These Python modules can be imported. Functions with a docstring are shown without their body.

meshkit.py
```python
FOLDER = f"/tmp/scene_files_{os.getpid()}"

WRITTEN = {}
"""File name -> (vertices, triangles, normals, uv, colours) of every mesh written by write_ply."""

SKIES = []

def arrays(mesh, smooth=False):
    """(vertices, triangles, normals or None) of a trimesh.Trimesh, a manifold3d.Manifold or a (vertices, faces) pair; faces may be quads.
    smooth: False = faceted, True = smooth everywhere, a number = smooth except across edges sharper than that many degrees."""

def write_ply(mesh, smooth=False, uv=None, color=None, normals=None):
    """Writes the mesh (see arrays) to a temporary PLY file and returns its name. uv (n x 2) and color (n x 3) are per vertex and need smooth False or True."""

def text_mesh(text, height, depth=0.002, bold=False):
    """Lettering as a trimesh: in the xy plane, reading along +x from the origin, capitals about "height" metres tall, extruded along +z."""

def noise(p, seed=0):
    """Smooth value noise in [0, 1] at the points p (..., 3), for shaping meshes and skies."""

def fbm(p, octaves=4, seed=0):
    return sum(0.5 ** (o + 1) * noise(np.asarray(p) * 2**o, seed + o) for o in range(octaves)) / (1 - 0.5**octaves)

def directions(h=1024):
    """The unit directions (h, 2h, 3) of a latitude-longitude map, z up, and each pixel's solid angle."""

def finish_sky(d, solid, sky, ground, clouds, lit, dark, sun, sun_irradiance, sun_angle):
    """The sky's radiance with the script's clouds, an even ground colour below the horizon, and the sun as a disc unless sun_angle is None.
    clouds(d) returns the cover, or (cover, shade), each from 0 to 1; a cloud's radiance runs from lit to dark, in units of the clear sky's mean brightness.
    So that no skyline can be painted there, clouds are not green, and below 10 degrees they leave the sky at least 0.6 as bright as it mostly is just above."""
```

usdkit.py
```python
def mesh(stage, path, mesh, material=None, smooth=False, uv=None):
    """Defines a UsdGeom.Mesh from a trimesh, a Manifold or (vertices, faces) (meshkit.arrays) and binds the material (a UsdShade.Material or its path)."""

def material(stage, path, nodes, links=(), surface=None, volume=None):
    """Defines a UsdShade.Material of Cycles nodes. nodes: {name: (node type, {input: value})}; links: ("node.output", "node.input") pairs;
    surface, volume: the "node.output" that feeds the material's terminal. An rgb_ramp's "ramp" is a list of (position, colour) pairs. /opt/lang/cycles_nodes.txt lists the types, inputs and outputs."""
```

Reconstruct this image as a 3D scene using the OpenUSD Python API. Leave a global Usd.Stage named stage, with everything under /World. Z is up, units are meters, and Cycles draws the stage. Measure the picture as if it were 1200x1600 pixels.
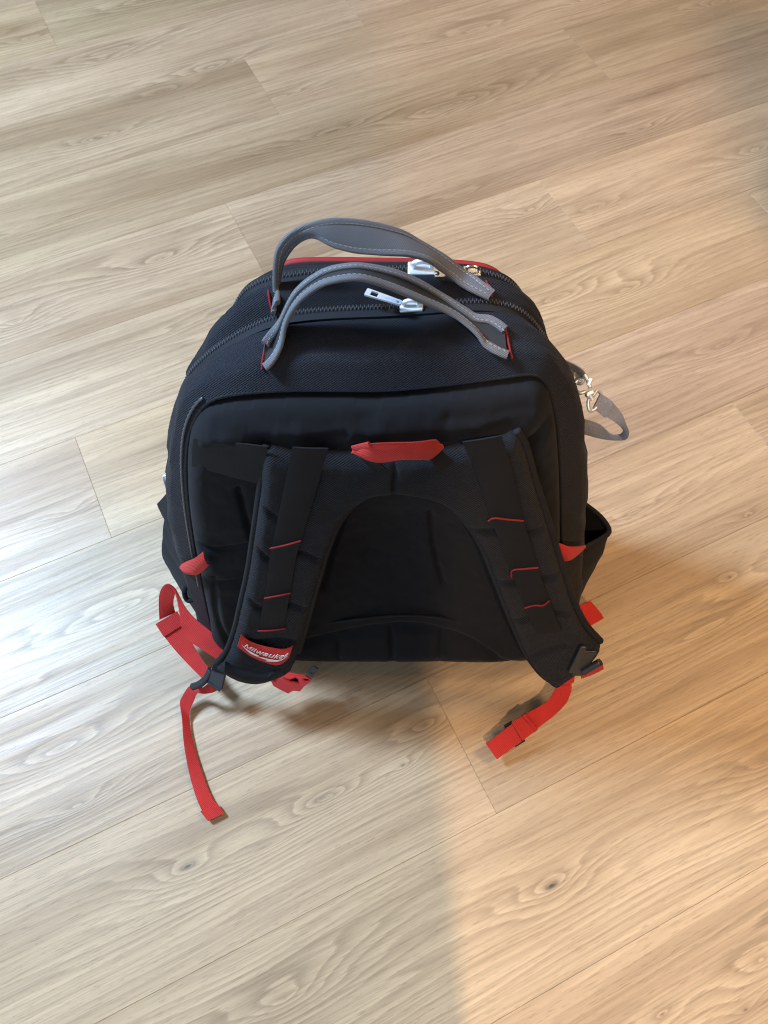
import math, random
import numpy as np, trimesh, usdkit, meshkit
from scipy.spatial import Delaunay, cKDTree
from shapely.geometry import Polygon, Point, LineString
from shapely import contains_xy
from pxr import Usd, UsdGeom, UsdLux, UsdShade, Gf, Sdf, Vt

stage = Usd.Stage.CreateInMemory()
UsdGeom.SetStageUpAxis(stage, 'Z'); UsdGeom.SetStageMetersPerUnit(stage, 1.0)
UsdGeom.Xform.Define(stage, '/World'); UsdGeom.Scope.Define(stage, '/World/Looks')
rng = np.random.default_rng(7)

# ------------------------------------------------------------------ camera
FPX, PITCH, ROLL, CAM_H = 1288.856, 1.08300526, 0.0193423736, 1.015      # focal length for a 1200 pixel wide picture
cp, sp = math.cos(PITCH), math.sin(PITCH)
FWD = np.array([0, cp, -sp]); _r = np.array([1, 0, 0.]); _u = np.array([0, sp, cp])
RT = math.cos(ROLL) * _r + math.sin(ROLL) * _u
UP = -math.sin(ROLL) * _r + math.cos(ROLL) * _u
EYE = np.array([0, 0, CAM_H])
cam = UsdGeom.Camera.Define(stage, '/World/camera')
cam.CreateHorizontalApertureAttr(36.0); cam.CreateVerticalApertureAttr(48.0)
cam.CreateFocalLengthAttr(36.0 * FPX / 1200); cam.CreateFStopAttr(18.0); cam.CreateFocusDistanceAttr(0.80)
cam.CreateClippingRangeAttr((0.02, 100.0)); cam.CreateExposureAttr(-0.17)
cam.AddTransformOp().Set(Gf.Matrix4d(*[float(x) for x in (*RT, 0, *UP, 0, *(-FWD), 0, *EYE, 1)]))

# ------------------------------------------------------------------ light, all out of view: cool window left, warm ceiling lamps, an added fill
def look_at(prim, pos, target):
    pos, target = np.array(pos, float), np.array(target, float)
    z = pos - target; z /= np.linalg.norm(z)
    x = np.cross([0, 0, 1.], z) if abs(z[2]) < .999 else np.array([1., 0, 0]); x /= np.linalg.norm(x)
    y = np.cross(z, x)
    UsdGeom.Xformable(prim).AddTransformOp().Set(Gf.Matrix4d(*[float(v) for v in (*x, 0, *y, 0, *z, 0, *pos, 1)]))
def rect(name, pos, target, w, h, color, power):
    l = UsdLux.RectLight.Define(stage, '/World/' + name)
    l.CreateWidthAttr(w); l.CreateHeightAttr(h); l.CreateColorAttr(Gf.Vec3f(*color)); l.CreateIntensityAttr(power)
    look_at(l, pos, target); return l
def disk(name, pos, target, r, color, power):
    l = UsdLux.DiskLight.Define(stage, '/World/' + name)
    l.CreateRadiusAttr(r); l.CreateColorAttr(Gf.Vec3f(*color)); l.CreateIntensityAttr(power)
    look_at(l, pos, target); return l
rect('unseen_window_light', (-1.40, 0.95, 1.70), (-0.3, 0.25, 0.0), 0.34, 0.46, (0.47, 0.69, 1.0), 262.0)  # out of view, placed to cool the left floor and bag
rect('added_ceiling_fill', (0, 1.2, 2.6), (0, 1.2, 0), 4.5, 4.0, (1.0, 0.76, 0.48), 0.12)  # added soft fill overhead, standing in for room bounce
disk('unseen_ceiling_lamp', (0.18, -1.15, 2.5), (0.18, -1.1, 0), 0.03, (1.0, 0.67, 0.40), 6900.0)  # out of view behind the camera, warms the right half
disk('unseen_ceiling_lamp_001', (1.45, 0.75, 2.5), (1.40, 0.75, 0), 0.34, (1.0, 0.66, 0.38), 36.0)  # out of view on the right, warms the floor and the shadows
disk('unseen_ceiling_lamp_002', (1.40, 3.3, 2.5), (1.35, 3.2, 0), 0.12, (1.0, 0.78, 0.56), 210.0)  # out of view beyond the bag, placed for a warm sheen at upper right

# ------------------------------------------------------------------ reading the photograph: where a line of sight meets a surface of the scene
def ray(x, y):
    x, y = np.asarray(x, float), np.asarray(y, float)
    return FWD * FPX + RT * (x[..., None] - 600) - UP * (y[..., None] - 800)
def at_z(x, y, z):                       # at height z
    d = ray(x, y); return EYE + d * ((np.asarray(z, float) - CAM_H) / d[..., 2])[..., None]
def at_y(x, y, Y):                       # at distance Y
    d = ray(x, y); return EYE + d * (np.asarray(Y, float) / d[..., 1])[..., None]
def at_plane(x, y, a, b):                # on the leaning plane Y = a + b z
    d = ray(x, y); t = (a + b * CAM_H) / (d[..., 1] - b * d[..., 2]); return EYE + d * np.asarray(t)[..., None]
LA, LB = 0.33, 0.19                      # the bag's back panel leans away from us
PN = np.array([0, -1, LB]) / math.hypot(1, LB)
def at_panel(x, y, d=0.0):               # d metres proud of the back panel
    return at_plane(x, y, LA - np.asarray(d) * math.hypot(1, LB), LB)
def pz(L): return np.array([at_z(*p) for p in L])
def pp(L): return np.array([at_panel(*p) for p in L])
def py(L): return np.array([at_y(*p) for p in L])

# ------------------------------------------------------------------ mesh helpers
def spline(P, n, closed=False):
    P = np.asarray(P, float)
    if closed: Q = np.vstack([P[-1], P, P[0], P[1]])
    else: Q = np.vstack([2 * P[0] - P[1], P, 2 * P[-1] - P[-2]])
    out, K = [], len(Q) - 3
    for i in range(K):
        p0, p1, p2, p3 = Q[i:i + 4]
        t0 = 0; t1 = t0 + max(np.linalg.norm(p1 - p0), 1e-9) ** .5; t2 = t1 + max(np.linalg.norm(p2 - p1), 1e-9) ** .5; t3 = t2 + max(np.linalg.norm(p3 - p2), 1e-9) ** .5
        t = np.linspace(t1, t2, 24, endpoint=False)[:, None]
        A1 = (t1 - t) / (t1 - t0) * p0 + (t - t0) / (t1 - t0) * p1; A2 = (t2 - t) / (t2 - t1) * p1 + (t - t1) / (t2 - t1) * p2; A3 = (t3 - t) / (t3 - t2) * p2 + (t - t2) / (t3 - t2) * p3
        B1 = (t2 - t) / (t2 - t0) * A1 + (t - t0) / (t2 - t0) * A2; B2 = (t3 - t) / (t3 - t1) * A2 + (t - t1) / (t3 - t1) * A3
        out.append((t2 - t) / (t2 - t1) * B1 + (t - t1) / (t2 - t1) * B2)
    out = np.vstack(out + [Q[-2][None]])
    s = np.r_[0, np.cumsum(np.linalg.norm(np.diff(out, axis=0), axis=1))]
    u = np.linspace(0, s[-1], n)
    return np.stack([np.interp(u, s, out[:, k]) for k in range(out.shape[1])], 1)
def spline_k(P, n):                      # keeps the given points evenly spread, so that the two edges of a band stay paired
    P = np.asarray(P, float); m = len(P)
    from scipy.interpolate import CubicSpline, PchipInterpolator
    return PchipInterpolator(np.arange(m), P, axis=0)(np.linspace(0, m - 1, n)) if m > 2 else P[0] + (P[1] - P[0]) * np.linspace(0, 1, n)[:, None]
def smooth_path(P, k=3):
    P = P.copy()
    for _ in range(k): P[1:-1] = .25 * P[:-2] + .5 * P[1:-1] + .25 * P[2:]
    return P
def grid_faces(n, m, flip=False):
    i, j = np.meshgrid(np.arange(n - 1), np.arange(m - 1), indexing='ij'); a = i * m + j
    f = np.stack([a, a + m, a + m + 1, a + 1], -1).reshape(-1, 4)
    return f[:, ::-1] if flip else f
def quads(f): return np.vstack([f[:, [0, 1, 2]], f[:, [0, 2, 3]]])
def strip(A, B, th=0.0016, n=40, m=7, sag=0.0, toward=None, wob=0.0006, k=4):
    """a webbing band between two edge lines, a closed slab th thick; sag bulges its middle along the surface normal"""
    a, b = smooth_path(spline_k(A, n), k), smooth_path(spline_k(B, n), k)
    w = np.linspace(0, 1, m)
    G = a[:, None] * (1 - w)[None, :, None] + b[:, None] * w[None, :, None]
    N = np.cross(np.gradient(G, axis=0), np.gradient(G, axis=1)); N /= np.maximum(np.linalg.norm(N, axis=2, keepdims=True), 1e-9)
    if toward is None: toward = EYE
    if np.mean(np.sum(N * (toward - G), 2)) < 0: N = -N
    prof = (4 * w * (1 - w))[None, :, None]
    G = G + N * (sag * prof)
    if wob: G = G + N * (wob * meshkit.fbm(G.reshape(-1, 3) * 60)[:, None].reshape(n, m, 1))
    edge = np.where((w == 0) | (w == 1), .55, 1.)[None, :, None]
    T, Bt = G + N * th / 2 * edge, G - N * th / 2 * edge
    V = np.vstack([T.reshape(-1, 3), Bt.reshape(-1, 3)]); o = n * m
    F = [quads(grid_faces(n, m)), quads(grid_faces(n, m, True)) + o]
    r = [i * m for i in range(n)]; r2 = [i * m + m - 1 for i in range(n)]; c0 = list(range(m)); c1 = [(n - 1) * m + j for j in range(m)]
    for L_ in (r, r2, c0, c1):
        L_ = np.array(L_); F.append(quads(np.stack([L_[:-1], L_[1:], L_[1:] + o, L_[:-1] + o], 1)))
    t = trimesh.Trimesh(V, np.vstack(F), process=False)
    f = t.face_normals[:(n - 1) * (m - 1) * 2].reshape(2, n - 1, m - 1, 3)[0]
    if np.mean(np.sum(f * N[:-1, :-1], 2)) < 0: t.invert()
    return t
def tube(P, r=0.003, k=8, n=None, closed=False, flat=1.0, up=(0, 0, 1)):
    P = spline(P, n, closed) if n else np.asarray(P, float)
    if closed and n: P = P[:-1]
    T = np.gradient(P, axis=0) if not closed else np.roll(P, -1, 0) - np.roll(P, 1, 0)
    T /= np.maximum(np.linalg.norm(T, axis=1, keepdims=True), 1e-12)
    u = np.cross(T[0], up); u = u / np.linalg.norm(u) if np.linalg.norm(u) > 1e-3 else np.array([1., 0, 0])
    V, m = [], len(P); rr = np.broadcast_to(r, (m,))
    ang = np.linspace(0, 2 * np.pi, k, endpoint=False)
    for i in range(m):
        u = u - T[i] * np.dot(u, T[i]); u /= np.linalg.norm(u); v = np.cross(T[i], u)
        V.append(P[i] + rr[i] * (np.cos(ang)[:, None] * u + flat * np.sin(ang)[:, None] * v))
    V = np.vstack(V); F = []
    R = m if closed else m - 1
    for i in range(R):
        a = i * k + np.arange(k); b = ((i + 1) % m) * k + np.arange(k)
        F.append(np.stack([a, np.roll(a, -1), np.roll(b, -1), b], 1))
    F = quads(np.vstack(F))
    if not closed:
        V = np.vstack([V, P[0], P[-1]]); c = m * k
        a = np.arange(k); b = (m - 1) * k + np.arange(k)
        F = np.vstack([F, np.stack([np.roll(a, -1), a, np.full(k, c)], 1), np.stack([b, np.roll(b, -1), np.full(k, c + 1)], 1)])
    t = trimesh.Trimesh(V, F, process=False)
    if np.mean(np.sum(t.face_normals[:k] * (t.triangles_center[:k] - P[0]), 1)) < 0: t.invert()
    return t
def rbox(size, r, loc=(0, 0, 0)):        # a box with rounded edges
    import manifold3d as m3
    s = np.array(size) / 2 - r; sph = m3.Manifold.sphere(r, 12)
    h = m3.Manifold.batch_hull([sph.translate((sx * s[0], sy * s[1], sz * s[2])) for sx in (-1, 1) for sy in (-1, 1) for sz in (-1, 1)])
    v, f, _ = meshkit.arrays(h); t = trimesh.Trimesh(v, f, process=False); t.apply_translation(loc); return t
def join(*L): return trimesh.util.concatenate(L)
def frame(o, x, y):                      # matrix whose axes are x, y (made square) and their normal, at o
    x = np.asarray(x, float); x = x / np.linalg.norm(x); y = np.asarray(y, float); y = y - x * np.dot(x, y); y /= np.linalg.norm(y)
    M = np.eye(4); M[:3, 0], M[:3, 1], M[:3, 2], M[:3, 3] = x, y, np.cross(x, y), o; return M
def placed(t, M): t = t.copy(); t.apply_transform(M); return t
def hull_edge(poly): return np.array(poly.exterior.coords)[:-1]
def pillow(px, base, thick, edge, res=6.0, disp=None, back=0.0, normal=None, smooth_px=True, both=False):
    """a padded cloth piece: outline px (photo points), base(x, y) its rear surface, pillow-shaped to 'thick' with the edge rounded over 'edge' points"""
    out = spline(np.array(px, float), max(40, int(LineString(px + [px[0]]).length / res)), True)[:-1] if smooth_px else np.array([LineString(px + [px[0]]).interpolate(s).coords[0] for s in np.arange(0, LineString(px + [px[0]]).length, res)])
    pg = Polygon(out).buffer(0); ring = LineString(np.vstack([out, out[:1]]))
    x0, y0, x1, y1 = pg.bounds
    gx, gy = np.meshgrid(np.arange(x0, x1, res), np.arange(y0, y1, res * .87)); gx[1::2] += res / 2
    P = np.stack([gx.ravel(), gy.ravel()], 1); P = P[contains_xy(pg, P[:, 0], P[:, 1])]
    tr = cKDTree(np.array([ring.interpolate(s).coords[0] for s in np.arange(0, ring.length, 1.0)]))
    dist, _ = tr.query(P); P, dist = P[dist > res * .55], dist[dist > res * .55]
    A = np.vstack([out, P]); dd = np.r_[np.zeros(len(out)), dist]
    tri = Delaunay(A).simplices; c = A[tri].mean(1); tri = tri[contains_xy(pg, c[:, 0], c[:, 1])]
    q = np.clip(dd / edge, 0, 1); h = thick * np.sqrt(np.clip(1 - (1 - q) ** 2, 0, 1))
    S = base(A[:, 0], A[:, 1]); nrm = PN if normal is None else np.asarray(normal)
    e = disp(A[:, 0], A[:, 1]) if disp else 0
    top = S + nrm * (h + e * q)[:, None]; bot = S - nrm * (back * np.ones(len(A)) + (h * .6 if both else 0))[:, None]
    nb = len(out); n = len(A)
    a = np.arange(nb); b = np.roll(a, -1)
    if np.dot(np.cross(top[tri[:, 1]] - top[tri[:, 0]], top[tri[:, 2]] - top[tri[:, 0]]).sum(0), nrm) < 0: tri = tri[:, ::-1]
    if (np.sum(np.isin(tri, [0, 1]).sum(1) == 2) and any(tuple(np.roll(r_, -i)[:2]) == (0, 1) for r_ in tri[np.isin(tri, [0, 1]).sum(1) == 2] for i in range(3))): a, b = b, a
    V = np.vstack([top, bot]); F = [tri, tri[:, ::-1] + n, np.stack([a, b, b + n], 1), np.stack([a, b + n, a + n], 1)]
    return trimesh.Trimesh(V, np.vstack(F), process=False)
def groove(lines, w, depth, per=None):
    """seam grooves along photo lines"""
    P = []
    for L_ in lines:
        c = spline(np.array(L_, float), max(20, int(LineString(L_).length / 1.5))); P.append(c)
    tr = cKDTree(np.vstack(P))
    return lambda x, y: -depth * np.exp(-(tr.query(np.stack([x, y], 1))[0] / w) ** 2)

# ------------------------------------------------------------------ prims
taken = {}
def numbered(path):
    k = taken.get(path, 0); taken[path] = k + 1
    return path if k == 0 else f'{path}_{k:03d}'
def obj(name, mesh, mat, parent=None, smooth=40, label=None):
    base = parent.GetPath().pathString if parent else '/World'
    p = usdkit.mesh(stage, numbered(f'{base}/{name}'), mesh, mat, smooth=smooth).GetPrim()
    if label: p.SetCustomDataByKey('label', label)
    return p
def xform(name, loc=(0, 0, 0), rotz=0, parent=None):
    base = parent.GetPath().pathString if parent else '/World'
    x = UsdGeom.Xform.Define(stage, numbered(f'{base}/{name}')); x.AddTranslateOp().Set(Gf.Vec3d(*map(float, loc)))
    if rotz: x.AddRotateZOp().Set(math.degrees(rotz))
    return x.GetPrim()

# ------------------------------------------------------------------ materials
class G:                                 # a small builder of node graphs
    def __init__(s): s.n, s.l, s.c = {}, [], 0
    def add(s, kind, ins=None, **link):
        s.c += 1; k = f'{kind[:6]}{s.c}'; s.n[k] = (kind, dict(ins or {}))
        for a, b in link.items(): s.l.append((b, f'{k}.{a}'))
        return k
    def m(s, op, a, b=None, c=None):
        ins, link = {'math_type': op}, {}
        for i, v in enumerate((a, b, c), 1):
            if v is None: continue
            if isinstance(v, str): link[f'value{i}'] = v
            else: ins[f'value{i}'] = float(v)
        return s.add('math', ins, **link) + '.value'
    def mix(s, fac, a, b, t='mix'):
        ins, link = {'mix_type': t}, {}
        for k, v in (('fac', fac), ('color1', a), ('color2', b)):
            if isinstance(v, str): link[k] = v
            else: ins[k] = v
        return s.add('mix', ins, **link) + '.color'
    def build(s, name, surf): return usdkit.material(stage, '/World/Looks/' + name, s.n, s.l, surface=surf)

def cloth(name, col, rough=.8, weave=.0022, bump=.25, fleck=0.0, sheen=0.0, twill=False, spec=.3, dist=.0006):
    g = G(); pos = g.add('texture_coordinate') + '.object'
    sx = g.add('separate_xyz', vector=pos); yz = g.m('add', f'{sx}.y', f'{sx}.z')
    k = 2 * math.pi / weave
    if twill: a = g.m('sine', g.m('multiply', g.m('add', f'{sx}.x', yz), k)); h = a
    else:
        a = g.m('sine', g.m('multiply', f'{sx}.x', k)); b = g.m('sine', g.m('multiply', yz, k)); h = g.m('multiply', a, b)
    n1 = g.add('noise_texture', {'scale': 900.0, 'detail': 2.0}, vector=pos)
    n2 = g.add('noise_texture', {'scale': 28.0, 'detail': 4.0, 'roughness': .6}, vector=pos)
    hh = g.m('add', g.m('multiply', h, .5), f'{n1}.fac')
    bp = g.add('bump', {'strength': bump, 'distance': dist}, height=hh)
    lo, hi = tuple(c * (1 - .28) for c in col), tuple(min(1, c * 1.25) for c in col)
    c1 = g.mix(f'{n2}.fac', lo, hi)
    c1 = g.mix(g.m('multiply_add', h, -.22, .25), c1, (0, 0, 0))
    if fleck:
        n3 = g.add('noise_texture', {'scale': 900.0, 'detail': 1.0}, vector=pos)
        r = g.add('rgb_ramp', {'ramp': [(0, (0, 0, 0)), (.60, (0, 0, 0)), (.75, (1, 1, 1)), (1, (1, 1, 1))]}, fac=f'{n3}.fac')
        c1 = g.mix(g.m('multiply', g.add('rgb_to_bw', color=f'{r}.color') + '.val', fleck), c1, tuple(min(1, c * 2.4) for c in col))
    p = g.add('principled_bsdf', {'roughness': rough, 'specular_ior_level': spec * .6, 'sheen_weight': sheen * .5, 'sheen_roughness': .5}, base_color=c1, normal=f'{bp}.normal')
    return g.build(name, f'{p}.BSDF')
def plain(name, col, rough=.5, metallic=0.0, spec=.5, noise=.15):
    g = G(); pos = g.add('texture_coordinate') + '.object'
    n = g.add('noise_texture', {'scale': 160.0, 'detail': 3.0}, vector=pos)
    c = g.mix(f'{n}.fac', tuple(x * (1 - noise) for x in col), tuple(min(1, x * (1 + noise)) for x in col))
    p = g.add('principled_bsdf', {'roughness': rough, 'metallic': metallic, 'specular_ior_level': spec}, base_color=c)
    return g.build(name, f'{p}.BSDF')
M = dict(
    cordura=cloth('black_cordura', (.0105, .0125, .0190), .62, .0028, .9, sheen=.04, spec=.34, dist=.0009),
    lining=cloth('black_lining', (.0090, .0094, .0114), .85, .0011, .2, sheen=.05),
    mesh=cloth('black_spacer_mesh', (.0120, .0130, .0165), .75, .0032, 1.0, sheen=.06, dist=.001),
    binding=cloth('black_binding', (.0165, .0170, .0195), .72, .0016, .3),
    webbing=cloth('black_webbing', (0.0108, 0.0112, 0.0130), .66, .0016, .4, twill=True),
    red=cloth('red_webbing', (.64, .036, .028), .7, .0026, .9, sheen=.1),
    redthread=cloth('red_thread', (.33, .025, .025), .7, .0012, .6),
    redtrim=cloth('red_trim', (.36, .03, .032), .6, .0016, .3),
    grey=cloth('grey_webbing', (.150, .153, .162), .75, .0015, .5, fleck=.12),
    greybind=cloth('grey_binding', (.175, .176, .184), .8, .0024, 1.0, fleck=.12),
    leash=cloth('grey_blue_webbing', (.31, .325, .37), .75, .0014, .45, fleck=.2),
    thread=cloth('grey_thread', (.36, .36, .37), .7, .0012, .3),
    strapweb=cloth('charcoal_webbing', (.042, .043, .046), .7, .0016, .6, twill=True),
    metal=plain('nickel', (.80, .85, .92), .50, .80), metal_dark=plain('warm_dark_nickel', (.50, .47, .43), .32, 1.0),
    plastic=plain('black_plastic', (.016, .016, .018), .42), redplastic=plain('red_plastic', (.66, .022, .022), .42),
    teeth=plain('black_coil', (.050, .052, .058), .34), white=plain('white_print', (.66, .60, .58), .7), dark=plain('slot_shade', (.006, .006, .007), .9))

# ------------------------------------------------------------------ floor: oak-look planks
PW, PL, PYAW, PC = 0.18, 1.21, 0.465312652, -0.113047887 * 0.18 / 0.177340799
ey = np.array([math.cos(PYAW), math.sin(PYAW)]); en = np.array([-math.sin(PYAW), math.cos(PYAW)])
def plank_uv(x, y): p = at_z(x, y, 0)[:2]; return float(p @ ey), float(p @ en)
def wood(name, seed, tone=(1, 1, 1), bumps=(), bright=1.0, streak=1.0):
    """bumps: (u, v, half length, half width, rings, knot) in plank metres: where the grain runs round a cathedral or a knot"""
    g = G(); pos = g.add('texture_coordinate') + '.object'
    sx = g.add('separate_xyz', vector=pos); u, v = f'{sx}.x', f'{sx}.y'
    def noise(su, sv, detail=3.0, rough=.55, w=0.0, dist=0.0):
        mp = g.add('mapping', {'scale': (su, sv, 1.0), 'location': (seed * 3.17 + w, seed * 1.31 + w * .7, seed * .53)}, vector=pos)
        return g.add('noise_texture', {'scale': 1.0, 'detail': detail, 'roughness': rough, 'distortion': dist}, vector=f'{mp}.vector') + '.fac'
    warp = noise(1.1, 12, 2.0)
    ph = g.m('multiply_add', v, 85.0, g.m('multiply', warp, 10.0))
    ph = g.m('add', ph, g.m('multiply', noise(5, 120, 3.0, w=4), 1.0))
    mask, knots = None, None
    for (bu, bv, hu, hv, k, dark) in bumps:
        du = g.m('divide', g.m('subtract', u, bu), hu); dv = g.m('divide', g.m('subtract', v, bv), hv)
        r2 = g.m('add', g.m('multiply', du, du), g.m('multiply', dv, dv))
        r = g.m('sqrt', r2); e = g.m('exponent', g.m('multiply', r, -1.15))
        ph = g.m('add', ph, g.m('multiply', e, k))
        mk = g.m('exponent', g.m('multiply', r2, -.28))
        mask = mk if mask is None else g.m('maximum', mask, mk)
        if dark:
            kd = g.m('multiply', g.m('exponent', g.m('multiply', r2, -60.0 if dark > 0 else -30.)), abs(dark)); knots = kd if knots is None else g.m('maximum', knots, kd)
    fr = g.m('fraction', ph)
    ring = g.add('rgb_ramp', {'ramp': [(0, (0, 0, 0)), (.12, (.12, .12, .12)), (.55, (.55, .55, .55)), (.82, (1, 1, 1)), (.93, (.75, .75, .75)), (1, (0, 0, 0))]}, fac=fr)
    ringv = g.add('rgb_to_bw', color=f'{ring}.color') + '.val'
    vis = g.m('multiply_add', mask, .6, g.m('subtract', g.m('multiply', noise(1.1, 14, 2.0, w=8), 1.3), .28)) if mask else g.m('add', 0.3, 0.0)
    fine = noise(6, 330, 5.0, .72, w=1); mid = noise(2.6, 60, 4.0, .6, w=2, dist=.3); big = noise(1.3, 11, 3.0, .5, w=3); pores = noise(38, 620, 3.0, .75, w=5)
    LT, MD, DK = (.575, .413, .250), (.350, .232, .128), (.145, .089, .045)
    LT, MD, DK = (tuple(c * t * bright for c, t in zip(C, tone)) for C in (LT, MD, DK))
    base = g.add('rgb_ramp', {'ramp': [(.30, MD), (.5, tuple(.35 * b + .65 * a for a, b in zip(LT, MD))), (.66, LT)]}, fac=big)
    c = f'{base}.color'
    mr = g.add('map_range', {'from_min': .44, 'from_max': .80, 'to_min': 0.0, 'to_max': .85 * streak, 'clamp': True}, value=mid)
    c = g.mix(f'{mr}.result', c, MD)
    m2 = g.add('map_range', {'from_min': .62, 'from_max': .82, 'to_min': 0.0, 'to_max': .55 * streak, 'clamp': True}, value=mid)
    c = g.mix(f'{m2}.result', c, DK)
    m3 = g.add('map_range', {'from_min': .36, 'from_max': .20, 'to_min': 0.0, 'to_max': .35, 'clamp': True}, value=mid)
    c = g.mix(f'{m3}.result', c, tuple(min(.9, x * 1.22) for x in LT))
    c = g.mix(g.m('multiply', ringv, g.m('multiply', vis, .50)), c, DK)
    fm = g.add('map_range', {'from_min': .50, 'from_max': .62, 'to_min': 0.0, 'to_max': .28, 'clamp': True}, value=fine)
    c = g.mix(f'{fm}.result', c, DK)
    pm = g.add('map_range', {'from_min': .58, 'from_max': .63, 'to_min': 0.0, 'to_max': .36, 'clamp': True}, value=pores)
    c = g.mix(f'{pm}.result', c, DK)
    if knots: c = g.mix(knots, c, (.05, .04, .038))
    bp = g.add('bump', {'strength': .28, 'distance': .0006}, height=g.m('add', g.m('multiply', fine, .8), g.m('multiply', pores, .8)))
    ro = g.add('map_range', {'from_min': .3, 'from_max': .7, 'to_min': .36, 'to_max': .50, 'clamp': True}, value=mid)
    p = g.add('principled_bsdf', {'specular_ior_level': .42}, base_color=c, normal=f'{bp}.normal', roughness=f'{ro}.result')
    return g.build(name, f'{p}.BSDF')

floor = xform('floor'); floor.SetCustomDataByKey('kind', 'structure')
floor.SetCustomDataByKey('label', 'pale oak look plank floor with swirling grain and knots'); floor.SetCustomDataByKey('category', 'floor')
obj('underlay', placed(trimesh.creation.box((9, 9, .02)), trimesh.transformations.translation_matrix((0, 1.2, -.0195))), plain('underlay_felt', (.07, .06, .05), .9), floor, False)
JU = {10: .107, 9: .68, 8: .424, 7: 1.034, 6: .2525, 5: .767, 4: -.11, 3: .30, 2: .784, 1: .185, 0: .85, -1: .85, -2: .9, 11: .9, 12: .35, 13: .75, 14: .1, 15: .6, 16: 1.1}
US = .18 / .177340799 * 1.0
FEAT = [  # cathedrals and knots seen in the photograph: (x, y, half length, half width, rings, knot darkness)
    (293, 1354, .060, .020, 5, .85), (862, 1384, .060, .022, 5, 1.0), (502, 1247, .075, .016, 4, .5), (665, 1133, .06, .022, 4, 0), (630, 1196, .02, .01, 2, .5),
    (190, 950, .16, .030, 6, 0), (95, 1170, .11, .026, 5, 0), (250, 405, .10, .022, 5, 0), (745, 48, .11, .020, 5, 0), (700, 165, .16, .022, 6, 0), (520, 205, .14, .02, 5, .4),
    (870, 465, .13, .026, 6, 0), (830, 328, .09, .030, 6, 0), (25, 505, .06, .024, 5, 0), (445, 1560, .10, .030, 6, 0), (1195, 1190, .10, .026, 5, 0),
    (160, 93, .10, .02, 4, .3), (155, 216, .06, .012, 3, .6), (1180, 235, .08, .026, 5, 0), (930, 325, .07, .018, 4, 0), (1130, 540, .10, .020, 4, .3), (150, 215, .03, .01, 2, .6),
    (255, 142, .05, .015, 3, .35), (330, 105, .08, .02, 4, 0), (1170, 805, .02, .008, 2, .7), (1140, 902, .02, .008, 2, .8), (990, 800, .09, .02, 5, 0), (1190, 1500, .09, .03, 5, 0), (1165, 1578, .02, .008, 2, .6), (1035, 1585, .03, .01, 2, .6)]
TONE = {(6, 0): .84, (8, -1): .85, (10, 0): .85, (4, -1): .92, (5, -1): .98, (1, 0): .94, (0, -1): 1.05, (0, 0): 1.05, (1, -1): 1.0, (2, 0): .95, (3, -1): 1.02, (5, 0): 1.03}
spare = [wood(f'oak_plank_spare_{i}', 300 + i * 2.3, (1, 1, 1), [(.3 + .1 * i, .09, .1, .02, 4, 0), (.9 - .07 * i, .05, .08, .018, 3, 0)], .92 + .03 * i) for i in range(5)]
vid = 0
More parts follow.
